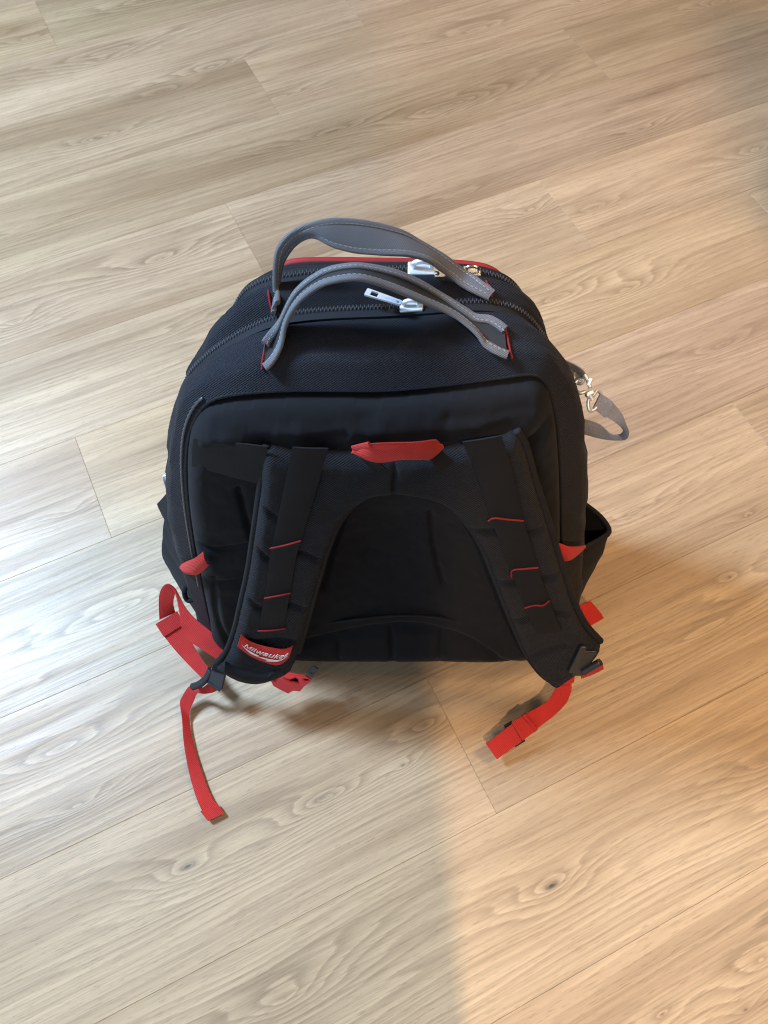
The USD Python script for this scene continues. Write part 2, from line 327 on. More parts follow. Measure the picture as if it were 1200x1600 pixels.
for row in range(-4, 17):
    j0 = JU[row] * (1.0 if row != 9 else 1.0) if row in JU else rng.uniform(0, PL)
    j0 = j0 * US
    k0 = int(math.floor((-1.7 - j0) / PL)); k1 = int(math.ceil((2.4 - j0) / PL))
    for k in range(k0, k1):
        u0, v0 = j0 + k * PL, PC + row * PW
        c = ey * u0 + en * v0
        inside = [(plank_uv(x, y), (hu, hv, kk, dk)) for (x, y, hu, hv, kk, dk) in FEAT]
        bumps = [(a - u0, b - v0, hu, hv, kk, dk) for ((a, b), (hu, hv, kk, dk)) in inside if 0 < a - u0 < PL and 0 < b - v0 < PW]
        for _ in range(2 if bumps else 3):
            bumps.append((rng.uniform(0, PL), rng.uniform(.02, .16), rng.uniform(.05, .14), rng.uniform(.012, .022), rng.uniform(2.5, 4.5), 0))
        vid += 1
        cc = np.array([ey * (u0 + PL * a_) + en * (v0 + PW / 2) for a_ in np.linspace(0, 1, 7)]); seen = ((cc[:, 0] > -1.0) & (cc[:, 0] < .95) & (cc[:, 1] > -.25) & (cc[:, 1] < 1.95)).any()
        br = rng.uniform(.86, 1.06); tone = (1, rng.uniform(.985, 1.015), rng.uniform(.96, 1.05))
        if (row, k) in TONE: br = TONE[(row, k)]
        stk = rng.uniform(.6, 1.0)
        mat = wood(f'oak_plank_{vid:03d}', vid * 1.37 + 2, tone, bumps, br, stk) if seen else spare[vid % 5]
        g_, b_, t_ = .00008, .0004, .008                                    # half gap, bevel, thickness
        x0, x1, y0, y1 = g_, PL - g_, g_, PW - g_
        V = [(x0, y0, -t_), (x1, y0, -t_), (x1, y1, -t_), (x0, y1, -t_), (x0, y0, -b_), (x1, y0, -b_), (x1, y1, -b_), (x0, y1, -b_), (x0 + b_, y0 + b_, 0), (x1 - b_, y0 + b_, 0), (x1 - b_, y1 - b_, 0), (x0 + b_, y1 - b_, 0)]
        F = [(8, 9, 10, 11), (0, 3, 2, 1)] + [(a, (a + 1) % 4, (a + 1) % 4 + 4, a + 4) for a in range(4)] + [(a + 4, (a + 1) % 4 + 4, (a + 1) % 4 + 8, a + 8) for a in range(4)]
        x = usdkit.mesh(stage, numbered('/World/floor/plank'), (np.array(V), np.array(F)), mat)
        x.AddTranslateOp().Set(Gf.Vec3d(float(c[0]), float(c[1]), 0)); x.AddRotateZOp().Set(math.degrees(PYAW))

# unseen slab behind the camera, placed to keep the warm ceiling lamp off the left half of the floor
wl = obj('unseen_wall', placed(rbox((2.6, .12, 2.4), .004), trimesh.transformations.translation_matrix((-1.182, -.42, 1.2))), plain('unseen_wall_paint', (.70, .68, .64), .8), None, 40)
wl.SetCustomDataByKey('kind', 'structure'); wl.SetCustomDataByKey('label', 'plain painted slab out of view behind the camera, placed to shade the left of the floor'); wl.SetCustomDataByKey('category', 'unseen_wall')

cab = xform('unseen_cabinet', (.97, 1.30, 0), -.05); cab.SetCustomDataByKey('label', 'low white box out of view beyond the right edge, placed to darken the far right floor'); cab.SetCustomDataByKey('category', 'unseen_cabinet')  # unseen, blocks a lamp to darken the far right corner
obj('carcass', rbox((.40, .50, .42), .004, (0, 0, .25)), plain('unseen_cabinet_paint', (.5, .46, .42), .5), cab, 40)
obj('plinth', rbox((.36, .46, .05), .003, (0, 0, .0245)), plain('plinth_paint', (.08, .07, .06), .6), cab, 40)

# ------------------------------------------------------------------ backpack
bag = xform('backpack')
bag.SetCustomDataByKey('label', 'black backpack with red webbing and grey carry handles standing on the plank floor')
bag.SetCustomDataByKey('category', 'backpack')

# --- the shell: outlines of the bag at five depths, from the back panel to the front pocket
NL, NT, NR = 26, 60, 26
def outline(Lp, Tp, Rp, a, b):
    def conv(L_): return np.array([at_plane(p[0], p[1], a, b) if len(p) == 2 else np.array([p[1], a + b * p[2], p[2]]) for p in L_])
    P = np.vstack([spline(conv(Lp), NL)[:-1], spline(conv(Tp), NT), spline(conv(Rp), NR)[1:]])
    P[:, 2] = np.maximum(P[:, 2], .002); return smooth_path(P, 4)
w = lambda x, z: ('w', x, z)
C0 = outline([(338, 1018), (322, 950), (310, 890), (299, 830), (291, 760), (291, 700), (299, 657), (318, 632)],
             [(318, 632), (345, 622), (430, 613), (530, 612), (600, 612), (700, 603), (800, 590), (840, 586), (858, 602)],
             [(858, 602), (868, 640), (873, 680), (877, 747), (878, 833), (882, 930), (872, 1012)], LA, LB)
C0b = outline([(322, 1008), (302, 930), (284, 860), (273, 814), (270, 760), (273, 715), (280, 665), (293, 618)],
              [(293, 618), (330, 588), (400, 566), (500, 557), (600, 553), (700, 547), (780, 540), (835, 545), (868, 566)],
              [(868, 566), (888, 592), (900, 640), (906, 700), (906, 775), (904, 830), (902, 930), (888, 1005)], .352, .19)
C1 = outline([(330, 1000), (306, 920), (288, 850), (276, 790), (272, 740), (275, 700), (283, 650), (290, 603)],
             [(290, 603), (304, 582), (325, 561), (375, 526), (435, 499), (520, 489), (600, 486), (700, 479), (760, 476), (800, 484), (835, 510)],
             [(835, 510), (858, 548), (880, 590), (896, 650), (902, 720), (900, 830), (893, 930), (875, 1000)], .384, .20)
C1b = outline([w(-.19, 0), w(-.195, .1), w(-.19, .2), w(-.17, .3), w(-.152, .38), (296, 592)],
              [(296, 592), (320, 551), (350, 510), (377, 474), (420, 460), (500, 454), (600, 451), (700, 448), (780, 452), (825, 479), (848, 520)],
              [(848, 520), w(.15, .38), w(.168, .3), w(.187, .2), w(.192, .1), w(.188, 0)], .424, .155)
C2 = outline([w(-.18, 0), w(-.185, .1), w(-.18, .2), w(-.165, .3), w(-.148, .38), (362, 500)],
             [(362, 500), (384, 460), (400, 450), (424, 440), (463, 435), (500, 430), (600, 426), (700, 426), (747, 430), (785, 441), (806, 456), (824, 490)],
             [(824, 490), w(.145, .38), w(.163, .3), w(.178, .2), w(.183, .1), w(.178, 0)], .470, .10)
C2b = outline([w(-.17, 0), w(-.175, .1), w(-.17, .2), w(-.158, .3), w(-.142, .36), (368, 490)],
              [(368, 490), (392, 450), (405, 436), (428, 425), (465, 419), (500, 417), (600, 416), (700, 418), (750, 421), (785, 432), (806, 448), (822, 485)],
              [(822, 485), w(.140, .36), w(.156, .3), w(.168, .2), w(.173, .1), w(.168, 0)], .505, .066)
C3 = outline([w(-.16, 0), w(-.165, .1), w(-.16, .2), w(-.148, .3), w(-.128, .37), (418, 442)],
             [(418, 442), (432, 424), (452, 412), (500, 409), (600, 410), (725, 414), (762, 420), (780, 432), (792, 450)],
             [(792, 450), w(.126, .37), w(.146, .3), w(.158, .2), w(.163, .1), w(.158, 0)], .545, .025)
def wrinkle(P, amp, sc, seed=0.0): return (meshkit.fbm(P.reshape(-1, 3) * sc + seed) * amp).reshape(P.shape[:-1])
def loft(stations, per=8, puff=(), amp=.0018, seed=0.):
    """skin over outlines; puff[i] bulges the span between outline i and i + 1"""
    S, n = [], len(stations); cen = np.mean([s.mean(0) for s in stations], 0)
    for i in range(n - 1):
        a, b = stations[i], stations[i + 1]
        out = (a + b) / 2 - np.array([cen[0], 0, .17]); out[:, 1] = 0; out[:, 2] = np.maximum(out[:, 2], 0); out /= np.maximum(np.linalg.norm(out, axis=1, keepdims=True), 1e-6)
        for k in range(per + (i == n - 2)):
            t = k / per; S.append(a * (1 - t) + b * t + out * (puff[i] if puff else 0) * (4 * t * (1 - t)) ** .7)
    S = np.array(S); S_w = wrinkle(S, amp, 22, seed) + wrinkle(S * np.array([.28, 1, 1]), amp * 1.6, 46, seed + 3)
    d = S - cen; d[..., 1] = 0; d /= np.maximum(np.linalg.norm(d, axis=2, keepdims=True), 1e-6)
    ii = np.arange(len(S)); fade = np.clip(np.minimum(ii, len(S) - 1 - ii) / 5., 0, 1) ** 1.5
    S = S + d * (S_w * fade[:, None])[..., None]
    V = S.reshape(-1, 3); t = trimesh.Trimesh(V, quads(grid_faces(S.shape[0], S.shape[1])), process=False)
    f = t.face_normals.mean(0); mid = S[len(S) // 2, S.shape[1] // 2]
    if np.dot(t.face_normals[len(t.faces) // 4], np.array([0, 0, 1])) < 0 and False: t.invert()
    return t, S
def orient(t):                           # faces turned away from the bag's middle
    c = t.triangles_center - np.array([0, .46, .2]); c[:, 1] *= .3
    if np.mean(np.sum(c * t.face_normals, 1)) < 0: t.invert()
    return t
yoke, YS = loft([C0, C0b, C1], 9, (.003, .002), .0052, 3)
obj('top_yoke', orient(yoke), M['cordura'], bag, True, 'padded black cordura band round the back panel')
gus, GS = loft([C1, C1b, C2], 9, (.001, .001), .0045, 9)
obj('main_compartment', orient(gus), M['cordura'], bag, True)
fp_, FS = loft([C2, C2b, C3], 8, (.003, .002), .0015, 5)
fp_ = orient(fp_)
def cap(C, cx, cy):                      # closes an outline towards its middle
    n = len(C); ring = [C * (1 - t) + np.array([cx, cy, .2]) * t for t in np.linspace(0, 1, 12)]
    S = np.array(ring); S[..., 1] += .018 * np.sin(np.linspace(0, 1, 12) * np.pi / 2)[:, None]
    return trimesh.Trimesh(S.reshape(-1, 3), quads(grid_faces(12, n)), process=False)
fc = cap(C3, 0, .555); fc.invert() if fc.face_normals[:, 1].mean() < 0 else None
front = obj('front_pocket', join(fp_, fc), M['lining'], bag, True)
obj('trim', tube(C3[24:-24], .0042, 8, 130), M['redtrim'], front, True, 'red piping round the top of the front pocket')
# bottom
bs = np.vstack([[C0[0], C0b[0], C1[0], C1b[0], C2[0], C3[0]], [C3[-1], C2[-1], C1b[-1], C1[-1], C0b[-1], C0[-1]]])
bp_ = Polygon(bs[:, :2]).buffer(.004); obj('base', placed(trimesh.creation.extrude_polygon(bp_, .012, engine='earcut'), trimesh.transformations.translation_matrix((0, 0, .001))), M['lining'], bag, 30)

# --- zippers
def zipper(C, S, lo, hi, name, off=.0036):
    path = smooth_path(spline(C[lo:hi], 160), 3); cen = np.array([0, .47, .2])
    o = path - cen; o[:, 1] = 0; o /= np.linalg.norm(o, axis=1, keepdims=True)
    T = np.gradient(path, axis=0); T /= np.linalg.norm(T, axis=1, keepdims=True); sd = np.cross(T, o)
    # on the rounded top the two tapes lie flat; teeth stand on the outline
    z = obj(name, strip(path + sd * .0085 + o * (off - .001), path - sd * .0085 + o * (off - .001), .0014, 160, 5, toward=cen + [0, 0, 5], wob=0), M['binding'], bag, 40)
    L_ = np.r_[0, np.cumsum(np.linalg.norm(np.diff(path, axis=0), axis=1))]; n = int(L_[-1] / .0016); s = np.linspace(0, L_[-1], n)
    tooth = trimesh.creation.capsule(height=.0022, radius=.00052, count=[6, 6]); tooth.apply_translation((0, 0, -.0013)); TT = []
    for i, q in enumerate(s):
        p = np.array([np.interp(q, L_, path[:, k]) for k in range(3)]); t_ = np.array([np.interp(q, L_, T[:, k]) for k in range(3)]); n_ = np.array([np.interp(q, L_, o[:, k]) for k in range(3)])
        Mx = frame(p + n_ * (off + .0009), t_, n_); sgn = 1 if i % 2 else -1
        Mx[:3, 3] += Mx[:3, 2] * sgn * .0010; TT.append(placed(tooth, Mx))
    tt = obj('teeth', join(*TT), M['teeth'], z, 40); tt.SetCustomDataByKey('kind', 'stuff')
    return path, o, T, sd
z1 = zipper(C1, YS, 12, len(C1) - 14, 'zipper')
z2 = zipper(C2, GS, 22, len(C2) - 22, 'zipper')
z0 = [smooth_path(C0[6:30], 2), None]
zc = C0[8:27] + np.array([-.004, .004, .004]); obj('zipper', tube(spline(zc, 150), .0016 + .0004 * np.sin(np.arange(150) * 2.1), 6), M['teeth'], bag, True, 'black coil zipper along the left edge of the back panel')

# --- back panel: padded, with seams
def panel_disp():
    top = groove([[(308, 684), (360, 690), (415, 696), (550, 700), (690, 692), (813, 673), (840, 655), (862, 632)]], 9, .010)
    fine = groove([[(304, 832), (340, 836), (380, 832), (420, 826)], [(312, 886), (350, 890), (390, 884)], [(338, 880), (345, 950), (375, 1005)],
                   [(480, 978), (560, 967), (640, 962), (700, 968), (760, 987), (812, 1022)], [(530, 980), (532, 1012)], [(612, 968), (614, 1022)], [(690, 972), (684, 1015)],
                   [(672, 790), (678, 850), (692, 900)], [(540, 790), (520, 850), (505, 900)], [(376, 740), (392, 800), (410, 850)]], 4.5, .006)
    crs = groove([[(345, 640), (400, 652), (470, 656), (540, 648)], [(560, 662), (640, 664), (720, 652), (790, 632)], [(330, 668), (390, 674), (450, 672)], [(700, 628), (760, 622), (820, 612)], [(862, 604), (842, 640), (812, 672)], [(420, 630), (500, 636), (580, 630)]], 10, .0030)
    def f(x, y):
        P = np.stack([x * .011, y * .011, 0 * x], 1)
        cav = crs(x, y) - .026 * np.exp(-(((x - 610) / 105) ** 2 + ((y - 850) / 95) ** 2))
        low = .010 * np.exp(-((y - 1000) / 26.) ** 2) * (np.abs(x - 640) < 230)
        puff = .006 * np.exp(-((y - 655) / 28.) ** 2)
        return top(x, y) + fine(x, y) + cav + low + puff + .0052 * meshkit.fbm(P * [1.2, 2.6, 1]) + .0026 * meshkit.fbm(P * 5 + 7)
    return f
pan_px = [(341, 1015), (325, 950), (313, 890), (302, 830), (294, 760), (294, 700), (302, 659), (320, 635), (346, 625), (430, 616), (530, 615), (600, 615), (700, 606), (800, 593), (838, 590), (855, 604), (865, 640), (870, 680), (874, 747), (875, 833), (879, 930), (869, 1010), (830, 1022), (700, 1026), (600, 1027), (480, 1025), (400, 1021)]
panel = obj('back_panel', pillow(pan_px, lambda x, y: at_panel(x, y, -.003), .017, 30, 3.6, panel_disp(), .004), M['lining'], bag, True)
obj('piping', tube(np.vstack([C0]) - PN * .002, .0019, 8, 260), M['binding'], panel, True)
def on_panel(px, d, n): return smooth_path(np.array([at_panel(x, y, d) for x, y in spline(np.array(px, float), n)]), 2)
obj('seam_piping', tube(on_panel([(478, 978), (560, 967), (640, 961), (700, 968), (760, 987), (815, 1024)], .0140, 60), .0022, 6), M['binding'], panel, True)
obj('seam_piping', tube(on_panel([(345, 1020), (480, 1026), (600, 1028), (700, 1027), (830, 1024), (868, 1012)], .004, 60), .003, 6), M['binding'], panel, True)
# the flat band that runs from behind the harness to the left edge
obj('side_band', strip(pp([(303, 684, .0125), (320, 687, .0165), (350, 690, .021), (385, 693, .026), (418, 697, .030)]), pp([(301, 727, .012), (318, 732, .0165), (346, 740, .021), (380, 749, .026), (414, 758, .030)]), .002, 40, 8), M['webbing'], bag, 40)

# --- harness: one padded yoke running down into two straps
har_px = [(417, 694), (470, 697), (550, 700), (620, 700), (690, 692), (760, 682), (806, 671), (818, 690), (834, 745), (853, 805), (876, 880), (896, 940), (916, 978), (938, 1002),
          (931, 1020), (905, 1044), (885, 1058), (868, 1068), (848, 1054), (826, 1026), (808, 988), (790, 945), (772, 898), (752, 850), (722, 806), (690, 780), (650, 768), (612, 765),
          (572, 773), (538, 802), (514, 850), (497, 905), (482, 960), (466, 1018), (455, 1042), (428, 1056), (402, 1062), (372, 1057), (348, 1044), (338, 1036), (352, 1020), (366, 985), (378, 935), (388, 890), (397, 830), (407, 760)]
def har_d(x, y):
    t = np.clip((y - 690) / 350, 0, 1)
    sag = .020 + .030 * np.sin(np.clip(t, 0, 1) * np.pi * .5) ** 1.2
    low = np.clip((y - 985) / 75, 0, 1) ** 1.4
    side = np.where(x < 620, .024, .020)
    return sag + low * side * .5
def har_base(x, y): return at_panel(x, y, har_d(x, y))
WL = [[(457, 698), (443, 767), (427, 843), (420, 880), (413, 933), (403, 985)], [(513, 700), (490, 780), (470, 845), (463, 870), (453, 927), (443, 985)]]
WR = [[(722, 690), (743, 737), (767, 812), (780, 845), (800, 897), (819, 947), (838, 990)], [(783, 680), (800, 735), (818, 815), (830, 850), (841, 888), (859, 940), (878, 985)]]
qg = groove([[(405, 842), (424, 857), (446, 853), (470, 846), (500, 858)], [(392, 922), (413, 935), (434, 932), (454, 928), (484, 938)], [(384, 982), (403, 986), (446, 983), (475, 992)], [(416, 778), (438, 794)],
             [(735, 812), (767, 811), (818, 815), (852, 806)], [(772, 893), (800, 892), (842, 887), (876, 880)], [(797, 955), (820, 949), (859, 940), (897, 944)], [(617, 702), (616, 765)],
             [(830, 1010), (850, 1000), (880, 990)]], 4.0, .0045)
def har_disp(x, y):
    P = np.stack([x * .02, y * .02, 0 * x], 1)
    return qg(x, y) + .0020 * meshkit.fbm(P * 1.5 + 3) + .0010 * meshkit.fbm(P * 5 + 9)
harness = obj('shoulder_harness', pillow(har_px, har_base, .0135, 17, 3.2, har_disp, .002, both=True), M['mesh'], bag, True)
def on_har(px, e, n): 
    c = spline(np.array(px, float), n); return smooth_path(np.array([at_panel(x, y, float(har_d(np.array(x), np.array(y))) + e) for x, y in c]), 2)
obj('binding', tube(on_har([(806, 671), (818, 690), (834, 745), (853, 805), (876, 880), (896, 940), (916, 978), (938, 1002)], .002, 90), .0042, 8), M['binding'], harness, True)
obj('binding', tube(on_har([(868, 1068), (848, 1054), (826, 1026), (808, 988), (790, 945), (772, 898), (752, 850), (722, 806), (690, 780), (650, 768), (612, 765), (572, 773), (538, 802), (514, 850), (497, 905), (482, 960), (466, 1018)], .002, 200), .0040, 8), M['binding'], harness, True)
obj('binding', tube(on_har([(417, 694), (407, 760), (397, 830), (388, 890), (378, 935), (366, 985), (352, 1020), (338, 1036)], .002, 110), .0036, 8), M['binding'], harness, True)
obj('binding', tube(on_har([(417, 694), (470, 697), (550, 700), (620, 700), (690, 692), (760, 682), (806, 671)], .000, 110), .0018, 8), M['binding'], harness, True)
def web(px2, e0=.012):
    A = np.array([at_panel(x, y, float(har_d(np.array(x), np.array(y))) + e0 - .0022 * 0) for x, y in px2[0]]); B = np.array([at_panel(x, y, float(har_d(np.array(x), np.array(y))) + e0) for x, y in px2[1]])
    return strip(A, B, .0018, 90, 7, sag=.0006)
obj('webbing', web(WL, .0148), M['webbing'], harness, 40); obj('webbing', web(WR, .0148), M['webbing'], harness, 40)
for i, L_ in enumerate([[(422, 857), (446, 852), (470, 845)], [(413, 935), (434, 931), (454, 927)], [(403, 986), (425, 985), (446, 982)],
           [(763, 814), (770, 810), (795, 812), (818, 814)], [(799, 902), (800, 892), (820, 889), (841, 887)], [(820, 950), (835, 946), (848, 946), (858, 939)]]):
    nn = 40; c = spline(np.array(L_, float), nn)
    P = np.array([at_panel(x, y, float(har_d(np.array(x), np.array(y))) + .0176) for x, y in c]); P += PN * (.0004 * np.sin(np.arange(nn) * 2.3))[:, None]
    obj('bar_tack', tube(P, .0009, 6), M['redthread'], harness, True)

# --- red logo patch across the left strap
e_ = .0165
lab_top, lab_bot = [(377, 990), (393, 1003), (415, 1010), (440, 1014), (458, 1008)], [(371, 1009), (389, 1023), (410, 1033), (432, 1039), (452, 1027)]
hd = lambda p, e: at_panel(p[0], p[1], float(har_d(np.array(p[0]), np.array(p[1]))) + e)
patch = obj('logo_patch', strip([hd(p, e_) for p in lab_top], [hd(p, e_ + .001) for p in lab_bot], .0014, 40, 9, sag=.001), M['red'], bag, 40, 'red woven patch with white script lettering')
def on_patch(t):                         # bends flat lettering (unit box) over the patch
    A, B = spline_k([hd(p, e_ + .0012) for p in lab_top], 60), spline_k([hd(p, e_ + .0022) for p in lab_bot], 60)
    V = t.vertices.copy(); u = np.clip(V[:, 0], 0, 1) * 59; v = V[:, 1]; z = V[:, 2]
    ip = lambda C: np.stack([np.interp(u, np.arange(60), C[:, k]) for k in range(3)], 1)
    a, b = ip(A), ip(B); t = t.copy(); t.vertices = b + (a - b) * v[:, None] + PN * (z + .001 * 4 * v * (1 - v))[:, None]; return t
tx = meshkit.text_mesh('Milwaukee', 1.0, .0005, bold=False); b0, b1 = tx.bounds
Vt_ = tx.vertices.copy(); Vt_[:, 0] = (Vt_[:, 0] - b0[0]) / (b1[0] - b0[0]); Vt_[:, 0] = .13 + .78 * Vt_[:, 0] + .045 * Vt_[:, 1]; Vt_[:, 1] = .46 + .25 * Vt_[:, 1]; tx.vertices = Vt_
tx = tx.subdivide_to_size(.05)
bolt = trimesh.creation.extrude_polygon(Polygon([(.07, .40), (.42, .33), (.40, .26), (.93, .42), (.55, .12), (.58, .22), (.26, .22)]), .0005, engine='earcut').subdivide_to_size(.05)
obj('lettering', on_patch(join(tx, bolt)), M['white'], patch, False)

# --- red haul loop on the harness top
hl = obj('haul_loop', strip(pp([(551, 700, .036), (560, 696, .044), (578, 693, .056), (630, 691, .060), (668, 688, .056), (682, 687, .046), (686, 694, .036)]),
                       pp([(553, 702, .034), (566, 712, .040), (594, 722, .052), (632, 717, .056), (660, 717, .052), (672, 716, .042), (687, 698, .034)]), .0022, 70, 8, sag=.003), M['red'], bag, 40, 'red webbing haul loop on top of the harness')
obj('folded_end', strip(pp([(549, 697, .042), (576, 690, .058)]), pp([(556, 705, .042), (580, 699, .059)]), .0022, 12, 5), M['red'], hl, 40)
obj('anchor', strip(pp([(556, 704, .030), (570, 722, .0345), (592, 742, .0355)]), pp([(592, 722, .046), (604, 733, .0375), (616, 746, .0355)]), .0016, 20, 6), M['webbing'], hl, 40)
obj('anchor', strip(pp([(671, 716, .044), (684, 735, .0375), (706, 762, .0355)]), pp([(687, 700, .031), (706, 720, .0345), (728, 746, .0355)]), .0016, 20, 6), M['webbing'], hl, 40)

# --- carry handles
SHELL = np.vstack([YS.reshape(-1, 3), GS.reshape(-1, 3)]); SHELL = SHELL[SHELL[:, 2] > .3]
def to_px(P): v = P - EYE; w_ = v @ FWD; return np.stack([600 + FPX * (v @ RT) / w_, 800 - FPX * (v @ UP) / w_], -1)
SKD = cKDTree(to_px(SHELL))
def on_shell(px, e=.001):                # the point of the shell seen at a photo point
    d_, i_ = SKD.query(np.asarray(px, float), k=6); w_ = 1 / (d_ + .5); P = (SHELL[i_] * w_[..., None]).sum(1) / w_.sum(1)[:, None]
    v = EYE - P; return P + v / np.linalg.norm(v, axis=1, keepdims=True) * e
def tape(E_, W_, rw, rn, k=12):          # a flat piped edge: an oval section, wide across the band
    T = np.gradient(E_, axis=0); T /= np.linalg.norm(T, axis=1, keepdims=True); W_ = W_ - T * np.sum(W_ * T, 1)[:, None]; W_ /= np.linalg.norm(W_, axis=1, keepdims=True); N = np.cross(T, W_)
    an = np.linspace(0, 2 * np.pi, k, endpoint=False); c_ = np.sign(np.cos(an)) * np.abs(np.cos(an)) ** .7; s_ = np.sign(np.sin(an)) * np.abs(np.sin(an)) ** .7
    V = E_[:, None] + W_[:, None] * (rw * c_)[None, :, None] + N[:, None] * (rn * s_)[None, :, None]; m = len(E_)
    V = V * 1.0; ring = np.arange(k); F = [np.stack([i * k + ring, i * k + np.roll(ring, -1), (i + 1) * k + np.roll(ring, -1), (i + 1) * k + ring], 1) for i in range(m - 1)]
    F = [quads(np.vstack(F)), np.stack([np.full(k - 2, 0), ring[2:], ring[1:-1]], 1), (m - 1) * k + np.stack([np.full(k - 2, 0), ring[1:-1], ring[2:]], 1)]
    t = trimesh.Trimesh(V.reshape(-1, 3), np.vstack(F), process=False)
    if np.mean(np.sum(t.face_normals[:k] * (t.triangles_center[:k] - E_[0]), 1)) < 0: t.invert()
    return t, N
def dashes(P, N, off, ln=.0024, gap=.0040, r=.00042):
    L_ = np.r_[0, np.cumsum(np.linalg.norm(np.diff(P, axis=0), axis=1))]; out = []
    at_ = lambda q: np.array([np.interp(q, L_, P[:, k]) + off * np.interp(q, L_, N[:, k]) for k in range(3)])
    for q in np.arange(.002, L_[-1] - ln, gap): out.append(tube(np.array([at_(q), at_(q + ln / 2), at_(q + ln)]), r, 5))
    return join(*out)
def handle(near, far, mid_sag, ends, rw):
    A, B = near, far
    h = obj('carry_handle', strip(A, B, .0022, 110, 9, sag=mid_sag), M['grey'] if ends else M['strapweb'], bag, 40)
    a, b = smooth_path(spline_k(A, 110), 4), smooth_path(spline_k(B, 110), 4)
    for E_, O_ in ((a, b), (b, a)):
        E_ = E_ + .0006 * meshkit.fbm(E_ * 70)[:, None]
        t, N = tape(E_, O_ - E_, rw, .0021)
        bd = obj('binding', t, M['greybind'], h, 50)
        N = N * np.sign(np.sum(N * (EYE - E_), 1))[:, None]; inn = (O_ - E_) / np.linalg.norm(O_ - E_, axis=1, keepdims=True)
        st = obj('stitching', dashes(E_ + inn * rw * .55, N, .0019), M['thread'], bd, 40); st.SetCustomDataByKey('kind', 'stuff')
    if ends:
        N = np.cross(np.gradient(a, axis=0), b - a); N /= np.linalg.norm(N, axis=1, keepdims=True); N = N * np.sign(np.sum(N * (EYE - a), 1))[:, None]
        zz = join(*[dashes((a * (1 - w_) + b * w_)[38:72] + .0012 * np.sin(np.arange(34) * 1.9)[:, None] * (b - a)[38:72] / np.linalg.norm(b - a, axis=1)[38:72, None], N[38:72], .0016, .003, .0036) for w_ in (.34, .5, .66)])
        st = obj('stitching', zz, M['thread'], h, 40); st.SetCustomDataByKey('kind', 'stuff')
    return h
n_ = py([(417, 573, .432), (430, 560, .440), (438, 535, .447), (445, 508, .452), (458, 481, .456), (482, 456, .459), (515, 440, .460), (556, 434, .460), (602, 446, .460), (652, 466, .459), (702, 488, .457), (742, 516, .453), (760, 538, .447), (774, 548, .442), (792, 554, .435)])
f_ = py([(418, 535, .462), (428, 518, .464), (438, 503, .466), (446, 486, .468), (460, 460, .472), (484, 438, .475), (518, 421, .477), (557, 416, .478), (602, 423, .478), (652, 442, .477), (694, 466, .474), (724, 488, .470), (740, 499, .466), (757, 503, .463), (780, 513, .458)])
n_[[0, 1, -3, -2, -1]] = on_shell([(413, 576), (427, 563), (760, 539), (776, 550), (794, 557)], .005); f_[[0, 1, -3, -2, -1]] = on_shell([(414, 538), (427, 519), (746, 498), (764, 502), (788, 514)], .005)
n_[-4] = on_shell([(742, 518)], .010)[0]; f_[-4] = on_shell([(726, 487)], .012)[0]; n_[2] = on_shell([(438, 537)], .009)[0]
h1 = handle(n_, f_, -.003, False, .0039)
for P, nm in (([(405, 578, 0), (410, 555, 0), (415, 530, 0)], 0), ([(789, 508, 0), (795, 530, 0), (800, 560, 0)], 1)):
    pass
a_ = py([(426, 484, .493), (430, 455, .497), (430, 420, .502), (434, 394, .506), (450, 371, .510), (482, 354, .513), (522, 346, .515), (572, 350, .516), (622, 363, .516), (662, 384, .514), (702, 409, .510), (730, 430, .506), (750, 446, .502), (768, 458, .498)])
b_ = py([(430, 470, .500), (434, 447, .503), (437, 419, .507), (446, 398, .510), (463, 378, .512), (490, 368, .510), (524, 384, .503), (572, 394, .500), (622, 396, .499), (662, 403, .499), (700, 428, .499), (718, 445, .497), (736, 453, .496), (762, 462, .495)])
a_[[0, -2, -1]] = on_shell([(426, 490), (752, 446), (770, 458)], .006); b_[[0, -3, -2, -1]] = on_shell([(432, 474), (722, 447), (742, 456), (764, 466)], .006)
h2 = handle(a_, b_, .001, True, .0027)
for L_ in ([(409, 578), (412, 552), (418, 524)], [(786, 506), (794, 530), (800, 562)], [(416, 448), (421, 468), (425, 489)], [(761, 440), (766, 449), (768, 463)]):
    P = smooth_path(on_shell(spline(np.array(L_, float), 36), .0018), 6); P += np.array([0, 0, .0004]) * np.sin(np.arange(36) * 2.2)[:, None]
    obj('bar_tack', tube(P, .00095, 6), M['redthread'], bag, True)
